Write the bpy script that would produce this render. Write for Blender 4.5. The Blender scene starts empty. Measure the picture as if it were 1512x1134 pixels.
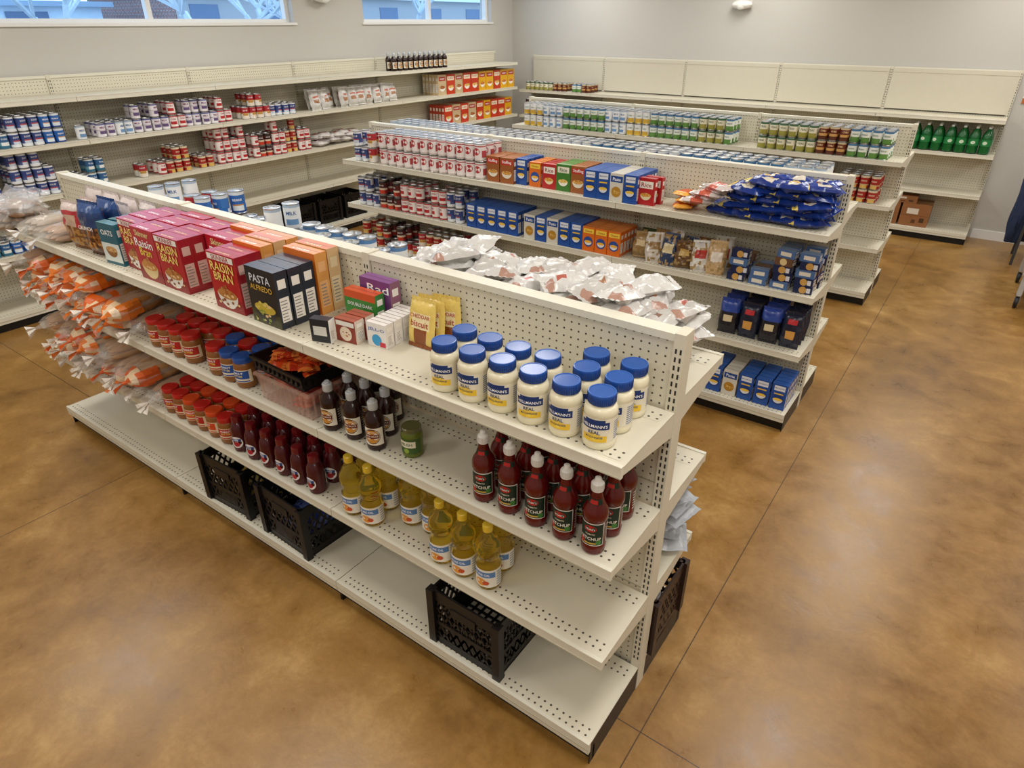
import bpy, math, random
from mathutils import Matrix, Vector, noise
random.seed(11)
R=random
sc=bpy.context.scene
T_=Matrix.Translation
def RZ(a): return Matrix.Rotation(math.radians(a),4,'Z')
def RX(a): return Matrix.Rotation(math.radians(a),4,'X')
def RY(a): return Matrix.Rotation(math.radians(a),4,'Y')
_c={}
def C(h):
    if not isinstance(h,str): return h
    if h not in _c:
        v=[int(h[i:i+2],16)/255 for i in (0,2,4)]
        _c[h]=tuple([(x/12.92 if x<=.04045 else ((x+.055)/1.055)**2.4) for x in v]+[1.0])
    return _c[h]
# ---------------------------------------------------------------- materials
MATS={}
def nm(name):
    m=bpy.data.materials.new(name); m.use_nodes=True
    nt=m.node_tree; return m,nt,nt.nodes['Principled BSDF']
def attrmat(name,rough=.5,metal=0,coat=0,trans=0,alpha=1,spec=.5,var=.08,bump=0,bscale=60,ior=1.45):
    m,nt,b=nm(name)
    a=nt.nodes.new('ShaderNodeAttribute'); a.attribute_name='Col'
    n=nt.nodes.new('ShaderNodeTexNoise'); n.inputs['Scale'].default_value=22; n.inputs['Detail'].default_value=3
    tc=nt.nodes.new('ShaderNodeTexCoord'); nt.links.new(tc.outputs['Object'],n.inputs['Vector'])
    mr=nt.nodes.new('ShaderNodeMapRange'); mr.inputs['To Min'].default_value=1-var; mr.inputs['To Max'].default_value=1+var
    nt.links.new(n.outputs['Fac'],mr.inputs['Value'])
    mx=nt.nodes.new('ShaderNodeVectorMath'); mx.operation='SCALE'
    nt.links.new(a.outputs['Color'],mx.inputs[0]); nt.links.new(mr.outputs[0],mx.inputs['Scale'])
    nt.links.new(mx.outputs[0],b.inputs['Base Color'])
    b.inputs['Roughness'].default_value=rough; b.inputs['Metallic'].default_value=metal
    b.inputs['Coat Weight'].default_value=coat; b.inputs['Coat Roughness'].default_value=.08
    b.inputs['Transmission Weight'].default_value=trans; b.inputs['Alpha'].default_value=alpha
    b.inputs['Specular IOR Level'].default_value=spec; b.inputs['IOR'].default_value=ior
    if bump:
        n2=nt.nodes.new('ShaderNodeTexNoise'); n2.inputs['Scale'].default_value=bscale; n2.inputs['Detail'].default_value=4
        nt.links.new(tc.outputs['Object'],n2.inputs['Vector'])
        bp=nt.nodes.new('ShaderNodeBump'); bp.inputs['Strength'].default_value=bump; bp.inputs['Distance'].default_value=.004
        nt.links.new(n2.outputs['Fac'],bp.inputs['Height']); nt.links.new(bp.outputs[0],b.inputs['Normal'])
    MATS[name]=m; return m
attrmat('paper',.5); attrmat('carton',.32,coat=.15); attrmat('plastic',.25,coat=.25,var=.04)
attrmat('lidmetal',.28,metal=1,var=.03); attrmat('foil',.25,coat=.3,bump=.8,bscale=45)
attrmat('film',.1,alpha=.20,coat=.8,bump=1,bscale=30); attrmat('liquid',.03,trans=.93,coat=.5,var=.02,ior=1.2)
attrmat('paint',.42,var=.025); attrmat('blackpl',.4,var=.1); attrmat('cloth',.9,var=.2,bump=.4,bscale=90)
attrmat('bread',.7,var=.25,bump=.4,bscale=70)
BEIGE=C('d8d2be')
def pegmat(name,vec,r=.13):
    m,nt,b=nm(name)
    tc=nt.nodes.new('ShaderNodeTexCoord')
    def vm(op,a,bv=None):
        n=nt.nodes.new('ShaderNodeVectorMath'); n.operation=op; nt.links.new(a,n.inputs[0])
        if bv: n.inputs[1].default_value=bv
        return n
    k=39.37
    s=vm('MULTIPLY',tc.outputs['Object'],tuple(k*v for v in vec)); f=vm('FRACTION',s.outputs[0])
    d=vm('SUBTRACT',f.outputs[0],tuple(.5*v for v in vec)); l=vm('LENGTH',d.outputs[0])
    lt=nt.nodes.new('ShaderNodeMath'); lt.operation='LESS_THAN'; lt.inputs[1].default_value=r
    nt.links.new(l.outputs['Value'],lt.inputs[0])
    mx=nt.nodes.new('ShaderNodeMix'); mx.data_type='RGBA'
    mx.inputs[6].default_value=BEIGE; mx.inputs[7].default_value=C('4a4436')
    nt.links.new(lt.outputs[0],mx.inputs[0]); nt.links.new(mx.outputs[2],b.inputs['Base Color'])
    b.inputs['Roughness'].default_value=.42; MATS[name]=m
pegmat('pegv',(1,0,1)); pegmat('pegh',(1,1,0),.16)

class B:
    def __init__(s): s.v=[];s.f=[];s.c=[];s.m=[];s.s=[]
    def face(s,pts,col,mat='paper',sm=False,M=None):
        n=len(s.v)
        for p in pts:
            p=Vector(p); s.v.append(tuple(M@p) if M else tuple(p))
        s.f.append(tuple(range(n,n+len(pts)))); s.c.append(C(col)); s.m.append(mat); s.s.append(sm)
    def box(s,x0,x1,y0,y1,z0,z1,col,mat='paper',fc=None,M=None,fm=None):
        n=len(s.v)
        for p in ((x0,y0,z0),(x1,y0,z0),(x1,y1,z0),(x0,y1,z0),(x0,y0,z1),(x1,y0,z1),(x1,y1,z1),(x0,y1,z1)):
            s.v.append(tuple(M@Vector(p)) if M else p)
        F={'b':(0,3,2,1),'t':(4,5,6,7),'f':(0,1,5,4),'r':(1,2,6,5),'k':(2,3,7,6),'l':(3,0,4,7)}
        for k,q in F.items():
            s.f.append(tuple(n+i for i in q)); s.c.append(C((fc or {}).get(k,col)))
            s.m.append((fm or {}).get(k,mat)); s.s.append(False)
    def beam(s,p,q,t,col,mat='plastic',w=None):
        p=Vector(p);q=Vector(q);d=q-p;L=d.length
        M=T_(p)@d.to_track_quat('X','Z').to_matrix().to_4x4()
        w=w or t
        s.box(0,L,-w/2,w/2,-t/2,t/2,col,mat,M=M)
    def lathe(s,prof,n=16,M=None,sx=1,sy=1,capb=True,capt=True):
        b=len(s.v)
        for (r,z,*_) in prof:
            for k in range(n):
                a=2*math.pi*k/n; p=Vector((r*math.sin(a)*sx,-r*math.cos(a)*sy,z))
                s.v.append(tuple(M@p) if M else tuple(p))
        for i in range(1,len(prof)):
            _,_,col,mat=prof[i]
            for k in range(n):
                k2=(k+1)%n; cc=col
                if isinstance(col,list):
                    a=((k+.5)*360/n+180)%360-180; cc=col[0]
                    for (a0,a1,c2) in col[1:]:
                        if a0<=a<=a1: cc=c2
                s.f.append((b+(i-1)*n+k,b+(i-1)*n+k2,b+i*n+k2,b+i*n+k)); s.c.append(C(cc)); s.m.append(mat); s.s.append(True)
        def lc(col): return col[0] if isinstance(col,list) else col
        if capb: s.f.append(tuple(b+k for k in reversed(range(n)))); s.c.append(C(lc(prof[1][2]))); s.m.append(prof[1][3]); s.s.append(False)
        e=b+(len(prof)-1)*n
        if capt: s.f.append(tuple(e+k for k in range(n))); s.c.append(C(lc(prof[-1][2]))); s.m.append(prof[-1][3]); s.s.append(False)
    def cylpatch(s,r,a0,a1,z0,z1,col,mat='paper',n=10,r1=None,sy=1):
        r1=r1 or r
        for k in range(n):
            A=math.radians(a0+(a1-a0)*k/n);D=math.radians(a0+(a1-a0)*(k+1)/n)
            s.face([(r*math.sin(A),-r*math.cos(A)*sy,z0),(r*math.sin(D),-r*math.cos(D)*sy,z0),(r1*math.sin(D),-r1*math.cos(D)*sy,z1),(r1*math.sin(A),-r1*math.cos(A)*sy,z1)],col,mat,True)
    def cyldisc(s,r,ac,z,rad,col,mat='paper',n=16,zs=1):
        pts=[]
        for k in range(n):
            t=2*math.pi*k/n; x=rad*math.cos(t); A=math.radians(ac)+x/r
            pts.append((r*math.sin(A),-r*math.cos(A),z+rad*zs*math.sin(t)))
        c=(r*math.sin(math.radians(ac)),-r*math.cos(math.radians(ac)),z)
        for k in range(n): s.face([c,pts[k],pts[(k+1)%n]],col,mat,True)
    def ell(s,M,rx,ry,rz,col,mat='bread',n=12,m=6,col2=None):
        prof=[]
        for i in range(m+1):
            t=-math.pi/2+math.pi*(i/m)*.98+.03
            prof.append((max(.02,math.cos(t)),math.sin(t),(col2 if col2 and i<=m*.45 else col),mat))
        s.lathe(prof,n,M@Matrix.Diagonal((rx,ry,rz,1)))
    def pillow(s,w,l,h,colf,mat='foil',M=None,nu=8,nv=10,seed=0,wr=.004,crimp=.012,lift=True):
        M=M or Matrix()
        zo=h/2 if lift else 0
        for sg in (1,-1):
            b=len(s.v)
            for j in range(nv+1):
                v=-1+2*j/nv
                for i in range(nu+1):
                    u=-1+2*i/nu
                    t=max(0,1-abs(u)**2.4)**.5*max(0,1-abs(v)**3)**.5
                    nz=noise.noise(Vector((u*2.3+seed*7.1,v*2.9+seed*3.3,sg*2)))+.45*noise.noise(Vector((u*5.3+seed*3.1,v*6.1+seed*1.3,sg*3)))
                    nx=noise.noise(Vector((u*1.5+seed*2.1,v*1.7-seed*3.3,5)))
                    p=Vector((w/2*u*(1-.1*v*v)+nx*wr,l/2*v+nx*wr*.7,zo+sg*(h/2*t+nz*wr*1.4*min(1,t*2))))
                    s.v.append(tuple(M@p))
            for j in range(nv):
                for i in range(nu):
                    q=[b+j*(nu+1)+i,b+j*(nu+1)+i+1,b+(j+1)*(nu+1)+i+1,b+(j+1)*(nu+1)+i]
                    if sg<0: q.reverse()
                    s.f.append(tuple(q)); s.c.append(C(colf((i+.5)/nu*2-1,(j+.5)/nv*2-1,sg))); s.m.append(mat); s.s.append(True)
        if crimp:
            for e in (-1,1):
                for i in range(nu):
                    u0=-1+2*i/nu;u1=u0+2/nu
                    z0=zo+.003*(i%2);z1=zo+.003*((i+1)%2)
                    a=(w/2*u0*.9,e*l/2*.98,z0);b2=(w/2*u1*.9,e*l/2*.98,z1)
                    c2=(w/2*u1*.93,e*(l/2+crimp),z1);d=(w/2*u0*.93,e*(l/2+crimp),z0)
                    s.face([a,b2,c2,d],colf(0,e,1),mat,False,M)
    def text(s,txt,P,wid,col,hmax=None,mat='paper',res=2):
        vs,fs,w,h=text_mesh(txt,res); k=wid/w
        ky=hmax/h if (hmax and h*k>hmax) else k
        b=len(s.v)
        for (x,y) in vs: s.v.append(tuple(P(x*k,y*ky)))
        for f in fs: s.f.append(tuple(b+i for i in f)); s.c.append(C(col)); s.m.append(mat); s.s.append(False)
    def merge(s,t,M):
        b=len(s.v); s.v+= [tuple(M@Vector(p)) for p in t.v]
        s.f+=[tuple(b+i for i in f) for f in t.f]; s.c+=t.c; s.m+=t.m; s.s+=t.s
    def mesh(s,name):
        me=bpy.data.meshes.new(name); me.from_pydata(s.v,[],s.f)
        idx={}
        for k in s.m:
            if k not in idx: idx[k]=len(idx); me.materials.append(MATS[k])
        me.polygons.foreach_set('material_index',[idx[k] for k in s.m])
        me.polygons.foreach_set('use_smooth',s.s)
        ca=me.color_attributes.new('Col','FLOAT_COLOR','CORNER'); d=[]
        for f,c in zip(s.f,s.c): d+=list(c)*len(f)
        ca.data.foreach_set('color',d); me.update()
        try: me.set_sharp_from_angle(angle=math.radians(38))
        except Exception: pass
        return me
    def obj(s,name,M=None):
        o=bpy.data.objects.new(name,s.mesh(name)); sc.collection.objects.link(o)
        if M: o.matrix_world=M
        return o
    def scaled(s,kx,ky,kz):
        s.v=[(x*kx,y*ky,z*kz) for x,y,z in s.v]; return s
_t={}
def text_mesh(t,res=2):
    k=(t,res)
    if k not in _t:
        cu=bpy.data.curves.new('t','FONT'); cu.body=t; cu.resolution_u=res; cu.align_x='CENTER'; cu.align_y='CENTER'; cu.offset=.012
        ob=bpy.data.objects.new('t',cu); sc.collection.objects.link(ob)
        bpy.context.view_layer.update()
        me=bpy.data.meshes.new_from_object(ob.evaluated_get(bpy.context.evaluated_depsgraph_get()))
        vs=[(v.co.x,v.co.y) for v in me.vertices]; fs=[tuple(p.vertices) for p in me.polygons]
        bpy.data.objects.remove(ob); bpy.data.curves.remove(cu); bpy.data.meshes.remove(me)
        xs=[v[0] for v in vs];ys=[v[1] for v in vs]; cx=(max(xs)+min(xs))/2; cy=(max(ys)+min(ys))/2
        vs=[(a-cx,b-cy) for a,b in vs]
        _t[k]=(vs,fs,max(xs)-min(xs),max(ys)-min(ys))
    return _t[k]
def cylP(r,z,ac=0): return lambda x,y:(r*math.sin(x/r+math.radians(ac)),-r*math.cos(x/r+math.radians(ac)),z+y)
def flatP(x0,y,z0): return lambda x,y2:(x0+x,y,z0+y2)
_mc={}
def place(t,name,x,y,z,rot=0,M=None):
    k=id(t)
    if k not in _mc: _mc[k]=(t.mesh(name),t)
    o=bpy.data.objects.new(name,_mc[k][0]); sc.collection.objects.link(o)
    o.matrix_world=M if M else T_((x,y,z))@RZ(rot)
    return o

# ---------------------------------------------------------------- product templates
SIL='c9cbcc'
def can(l,r=.037,h=.11,n=16,lid=SIL,txt=None,tz=.55,tc='ffffff'):
    p=[(r*.95,0,lid,'lidmetal'),(r,.002,lid,'lidmetal'),(r,.005,lid,'lidmetal'),(r*.97,.006,lid,'lidmetal')]
    for f,c in l: p.append((r*.975,.006+(h-.012)*f,c,'paper'))
    p+=[(r*.97,h-.005,lid,'lidmetal'),(r,h-.004,lid,'lidmetal'),(r,h,lid,'lidmetal'),(r*.92,h,lid,'lidmetal'),(r*.9,h-.004,lid,'lidmetal'),(r*.55,h-.004,lid,'lidmetal'),(r*.5,h-.003,lid,'lidmetal')]
    b=B(); b.lathe(p,n)
    if txt: b.text(txt,cylP(r*.975+.0009,h*tz),r*1.25,tc,h*.17,res=1)
    return b
def A(base,*pt): return [base]+list(pt)
CAN={
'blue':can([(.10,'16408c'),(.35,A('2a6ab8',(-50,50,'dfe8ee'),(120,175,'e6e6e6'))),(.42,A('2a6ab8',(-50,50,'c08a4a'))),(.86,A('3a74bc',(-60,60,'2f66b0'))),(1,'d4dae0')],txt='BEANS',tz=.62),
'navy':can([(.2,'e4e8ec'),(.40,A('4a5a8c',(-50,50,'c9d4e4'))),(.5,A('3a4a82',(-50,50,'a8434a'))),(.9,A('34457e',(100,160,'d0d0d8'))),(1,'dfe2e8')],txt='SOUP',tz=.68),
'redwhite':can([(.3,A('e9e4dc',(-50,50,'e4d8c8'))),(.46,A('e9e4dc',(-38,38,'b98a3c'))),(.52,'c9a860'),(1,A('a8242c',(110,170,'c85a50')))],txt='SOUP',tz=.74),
'whitered':can([(.12,'a8343b'),(.3,'eee4dc'),(.55,A('f0e6e2',(-45,45,'b5262c'),(100,160,'d9d0ca'))),(.9,'f0e6e2'),(1,'b5403f')],txt='CHILI',tz=.72,tc='a01c22'),
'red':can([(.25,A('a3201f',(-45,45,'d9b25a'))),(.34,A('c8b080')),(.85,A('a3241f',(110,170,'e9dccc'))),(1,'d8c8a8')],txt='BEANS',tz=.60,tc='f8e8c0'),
'tomato':can([(.3,A('8d1f1b',(-50,50,'c23a24'))),(.45,A('d9c9b0',(100,170,'7b1a18'))),(.86,A('5a1a18',(-55,55,'46211c'))),(1,'2c2a2a')],txt='SAUCE',tz=.65),
'purple':can([(.2,'e6e2e6'),(.45,A('e0dbe0',(-45,45,'64507c'))),(.55,'c8c0c8'),(.9,A('e9e6ea',(-50,50,'e2dfe8'))),(1,'5b5f98')],txt='MILK',tz=.70,tc='7a2a4a'),
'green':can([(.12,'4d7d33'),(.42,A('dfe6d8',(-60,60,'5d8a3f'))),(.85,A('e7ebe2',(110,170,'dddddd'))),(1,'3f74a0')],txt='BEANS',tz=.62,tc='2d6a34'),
'gold':can([(.12,'8a8a3c'),(.42,A('e2dcc0',(-60,60,'9a9440'))),(.85,A('e9e4cc')),(1,'3c6644')],txt='PEAS',tz=.64,tc='3c5a2c'),
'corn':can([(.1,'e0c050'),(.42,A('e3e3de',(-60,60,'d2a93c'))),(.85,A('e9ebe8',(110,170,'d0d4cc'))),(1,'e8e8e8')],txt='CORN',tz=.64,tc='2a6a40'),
'orange':can([(.4,A('d8622a',(-60,60,'e3963a'))),(.7,A('dd6a2a',(-55,55,'efe2c8'))),(1,'b33b22')],txt='YAMS',tz=.56,tc='a03018'),
'white':can([(.15,'d9dde0'),(.40,A('eceff0',(-45,45,'6d97c4'))),(.9,'eceff0'),(1,'a8bcd0')],txt='MILK',tz=.65,tc='2d5a9a'),
'teal':can([(.2,'2c6a86'),(.45,A('5f8fa0',(-50,50,'e6e9e6'))),(.9,A('2f5f90')),(1,'d4dcdc')],txt='TUNA',tz=.66),
'brown':can([(.3,'5a2c18'),(.5,A('8b5a38',(-60,60,'cfa05a'))),(.88,'6a2818'),(1,'c9b48a')],txt='CHILI',tz=.68,tc='f8e0a8'),
}
BIGWR=can([(.08,'c9b9b2'),(.5,A('efe7e4',(110,160,'c98f88'))),(.86,A('ece4e2')),(.93,'b8565a'),(1,'ece4e2')],r=.042,h=.12)
BIGWR.cyldisc(.042*.975+.0006,0,.068,.028,'b32a2e',n=14,zs=.9); BIGWR.text('TOMATO',cylP(.042*.975+.0011,.070),.042,'fff0ea',.012,res=1); BIGWR.cylpatch(.042*.975+.0006,60,160,.030,.075,'b8464a',n=6)
TALLW=can([(.12,'2c5f9c'),(.42,A('e9ecee',(-45,45,'5f91c5'))),(.88,'e9ecee'),(1,'5a85b5')],r=.042,h=.14,n=18,txt='MILK',tz=.62,tc='2a5fa0')

def mayo():
    b=B(); cr='e8dfc0'; r=.047
    b.lathe([(.038,0,cr,'plastic'),(.044,.003,cr,'plastic'),(r,.012,cr,'plastic'),(r,.02,cr,'plastic'),(r-.001,.024,cr,'plastic'),(r-.001,.106,cr,'plastic'),(r,.110,cr,'plastic'),(r-.001,.120,cr,'plastic'),(.043,.129,cr,'plastic'),(.036,.135,cr,'plastic'),(.035,.142,cr,'plastic')],32)
    bl='1c4a98'
    b.lathe([(.0375,.138,bl,'plastic'),(.039,.140,bl,'plastic'),(.039,.168,bl,'plastic'),(.038,.1695,bl,'plastic'),(.036,.170,'2b60b2','plastic'),(.0345,.1698,'2b60b2','plastic'),(.034,.1685,'2456a6','plastic')],32)
    for k in range(42):
        a=math.radians(k*360/42); b.beam((.0392*math.cos(a),.0392*math.sin(a),.142),(.0392*math.cos(a),.0392*math.sin(a),.165),.0014,'163c80')
    q=r-.0004
    b.cylpatch(q,-75,150,.028,.104,'e9e1ca',n=20)
    b.cylpatch(q+.0004,-52,52,.070,.093,'17346e')
    b.cylpatch(q+.0004,-36,36,.093,.101,'17346e')
    b.cylpatch(q+.0004,-44,44,.029,.050,'efc634')
    b.cyldisc(q+.0005,0,.046,.020,'f4d65a',zs=.65)
    b.text("HELLMANN'S",cylP(q+.0009,.0805),.074,'ffffff',.013)
    b.text("REAL",cylP(q+.0009,.060),.034,'17346e',.012)
    b.text("MAYONNAISE",cylP(q+.0009,.044),.05,'17346e',.0065)
    for i in range(9): b.cylpatch(q+.0004,72,72+38+R.uniform(-8,8),.034+i*.007,.0365+i*.007,'5a78b0',n=4)
    for i in range(7): b.cylpatch(q+.0004,122,142,.04+i*.008,.0425+i*.008,'7a8fb8',n=3)
    return b.scaled(.96,.96,.925)
def ketchup():
    b=B(); k='5a0e0a'; r=.036
    b.lathe([(.028,0,k,'plastic'),(.034,.005,k,'plastic'),(r,.018,k,'plastic'),(r,.03,k,'plastic'),(r-.002,.034,k,'plastic'),(r-.002,.118,k,'plastic'),(r+.0015,.124,k,'plastic'),(r+.001,.142,k,'plastic'),(.033,.156,k,'plastic'),(.0235,.172,k,'plastic'),(.018,.190,k,'plastic'),(.0155,.206,k,'plastic'),(.0155,.214,k,'plastic')],24)
    w='e8e6e0'
    b.lathe([(.0175,.212,w,'plastic'),(.018,.214,w,'plastic'),(.0175,.236,w,'plastic'),(.014,.240,w,'plastic'),(.010,.242,w,'plastic'),(.009,.252,w,'plastic'),(.006,.254,w,'plastic')],18)
    for k2 in range(24):
        a=math.radians(k2*15); b.beam((.018*math.cos(a),.018*math.sin(a),.216),(.018*math.cos(a),.018*math.sin(a),.234),.0012,'d6d4ce')
    q=r-.0012
    b.cylpatch(q,-68,68,.036,.116,'e3ddd0',n=12)
    b.cylpatch(q+.0004,-64,64,.039,.113,'10291c',n=12)
    b.cyldisc(q+.0008,0,.097,.019,'b3201c',zs=.6); b.text("Hunt's",cylP(q+.0013,.097),.028,'f4efe6')
    b.text("TOMATO",cylP(q+.001,.078),.030,'e9e2cc',.007)
    b.text("KETCHUP",cylP(q+.001,.062),.066,'f6f1e2',.018)
    b.cylpatch(q+.0008,-45,45,.043,.048,'c9a447'); b.cyldisc(q+.001,-40,.050,.009,'b92a1e'); b.cyldisc(q+.001,42,.050,.009,'3c7a2e')
    for i in range(7): b.cylpatch(q+.0004,85,125,.042+i*.01,.046+i*.01,'d8cfc4',n=4)
    b.cylpatch(.0232,-70,70,.174,.190,'10291c',r1=.0188); b.cylpatch(.0234,-30,30,.176,.187,'b3201c',r1=.0196)
    return b
def bbq():
    b=B(); k='260c08'; r=.0355
    b.lathe([(.03,0,k,'plastic'),(.034,.004,k,'plastic'),(r,.012,k,'plastic'),(.0335,.03,k,'plastic'),(.033,.06,k,'plastic'),(.0335,.095,k,'plastic'),(r,.108,k,'plastic'),(.0345,.122,k,'plastic'),(.026,.143,k,'plastic'),(.0165,.156,k,'plastic'),(.016,.160,k,'plastic')],22)
    w='c3c8cc'
    b.lathe([(.0175,.158,w,'plastic'),(.0185,.160,w,'plastic'),(.0185,.186,w,'plastic'),(.016,.189,w,'plastic'),(.010,.190,w,'plastic'),(.009,.197,w,'plastic')],16)
    q=.0347
    b.cylpatch(q,-70,70,.026,.096,'e9e2cf',n=12); b.cyldisc(q+.0005,0,.062,.031,'3a1a10'); b.cyldisc(q+.0009,0,.062,.027,'c88a34')
    b.cylpatch(q+.0012,-44,44,.055,.071,'6a140e'); b.text("BBQ SAUCE",cylP(q+.0016,.063),.048,'fff4dc',.010)
    b.text("ORIGINAL",cylP(q+.0014,.080),.028,'fff0d0',.006)
    for i in range(6): b.cylpatch(q-.0006,85,130,.034+i*.01,.037+i*.01,'cfc6b2',n=4)
    return b
def oil():
    b=B(); k='f8dc50'; r=.044; m='liquid'
    b.lathe([(.034,0,k,m),(.041,.004,k,m),(r,.014,k,m),(r,.10,k,m),(.040,.108,k,m),(.036,.122,k,m),(.040,.137,k,m),(r,.146,k,m),(.0455,.155,k,m),(r,.165,k,m),(.0435,.180,k,m),(.036,.2,k,m),(.024,.22,k,m),(.0155,.236,k,m),(.015,.243,k,m)],24)
    w='e6c43a'
    b.lathe([(.0175,.238,w,'plastic'),(.018,.24,w,'plastic'),(.018,.262,w,'plastic'),(.0155,.265,w,'plastic')],18)
    q=r+.0006
    b.cylpatch(q,-100,100,.018,.095,'eee9dc',n=16); b.cylpatch(q+.0004,-60,60,.062,.086,'5a83b8'); b.cyldisc(q+.0007,-8,.040,.022,'e39a35',zs=.75); b.cyldisc(q+.001,16,.038,.012,'c9522a',zs=.8)
    b.text("PURE OIL",cylP(q+.001,.074),.056,'ffffff',.012)
    for i in range(6): b.cylpatch(q+.0004,68,94,.026+i*.011,.030+i*.011,'8a9aa8',n=3)
    return b
def jelly():
    b=B(); k='480a14'; r=.038
    b.lathe([(.03,0,k,'plastic'),(.036,.006,k,'plastic'),(r,.03,k,'plastic'),(.036,.07,k,'plastic'),(.0365,.1,k,'plastic'),(.034,.125,k,'plastic'),(.026,.142,k,'plastic'),(.02,.150,k,'plastic')],20)
    c='6a0e1a'
    b.lathe([(.024,.149,c,'plastic'),(.025,.151,c,'plastic'),(.023,.178,c,'plastic'),(.015,.182,c,'plastic')],18)
    q=.0385
    b.cyldisc(q,0,.056,.030,'e9e4e6',zs=1.0); b.cyldisc(q+.0004,0,.046,.016,'a8202c',zs=.8); b.cylpatch(q+.0006,-34,34,.062,.074,'1d3f86')
    b.text("Jelly",cylP(q+.001,.068),.026,'ffffff',.009)
    b.cylpatch(q-.0005,120,200,.035,.085,'e0dadc')
    return b
def pb(lid='b81e1a',lab='b3201c',lab2='e0d0ae'):
    b=B(); k='8a5626'; r=.043
    b.lathe([(.036,0,k,'plastic'),(.041,.004,k,'plastic'),(r,.012,k,'plastic'),(r,.1,k,'plastic'),(.040,.11,k,'plastic'),(.037,.114,k,'plastic')],22)
    b.lathe([(.0395,.112,lid,'plastic'),(.0405,.114,lid,'plastic'),(.0405,.133,lid,'plastic'),(.039,.136,lid,'plastic'),(.035,.1365,lid,'plastic'),(.034,.1355,lid,'plastic')],22)
    q=r+.0005
    b.cylpatch(q,-120,80,.030,.086,lab2,n=22); b.cylpatch(q+.0004,-62,62,.046,.082,lab); b.cylpatch(q+.0004,-62,62,.033,.038,lab)
    b.text("PEANUT",cylP(q+.001,.071),.050,'ffffff',.011); b.text("BUTTER",cylP(q+.001,.058),.044,'f8e070',.009)
    return b
def pickle():
    b=B(); k='5f6a1e'; r=.038
    b.lathe([(.033,0,k,'plastic'),(.037,.004,k,'plastic'),(r,.01,k,'plastic'),(r,.088,k,'plastic'),(.034,.098,k,'plastic'),(.032,.102,k,'plastic')],22)
    c='5a5a34'; b.lathe([(.034,.100,c,'plastic'),(.035,.102,c,'plastic'),(.035,.114,c,'plastic'),(.033,.116,c,'plastic')],22)
    q=r+.0006; b.cylpatch(q,-80,80,.02,.08,'3d5a22',n=14); b.cylpatch(q+.0004,-50,50,.045,.070,'e8e2c8'); b.text("RELISH",cylP(q+.001,.058),.045,'2b4a18',.013); b.cyldisc(q+.0006,0,.032,.010,'8fa83a')
    return b
def soda():
    b=B(); k='0b5a26'
    b.lathe([(.03,0,k,'plastic'),(.05,.01,k,'plastic'),(.053,.03,k,'plastic'),(.051,.09,k,'plastic'),(.053,.16,k,'plastic'),(.048,.19,k,'plastic'),(.03,.23,k,'plastic'),(.014,.255,k,'plastic')],16)
    b.lathe([(.016,.255,'e8efe8','plastic'),(.016,.274,'e8efe8','plastic')],12)
    b.cylpatch(.0535,-180,180,.085,.15,'1d7a3c',n=20); b.cyldisc(.0545,0,.118,.022,'c8dcc0',zs=.8)
    return b
MAYO=mayo();KET=ketchup();BBQ=bbq();OIL=oil();JEL=jelly();PB=pb();PBB=pb('1c4fa0','1c4fa0','e9dcc0');PBO=pb('d0481c','d0481c');PIC=pickle();SODA=soda()

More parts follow.
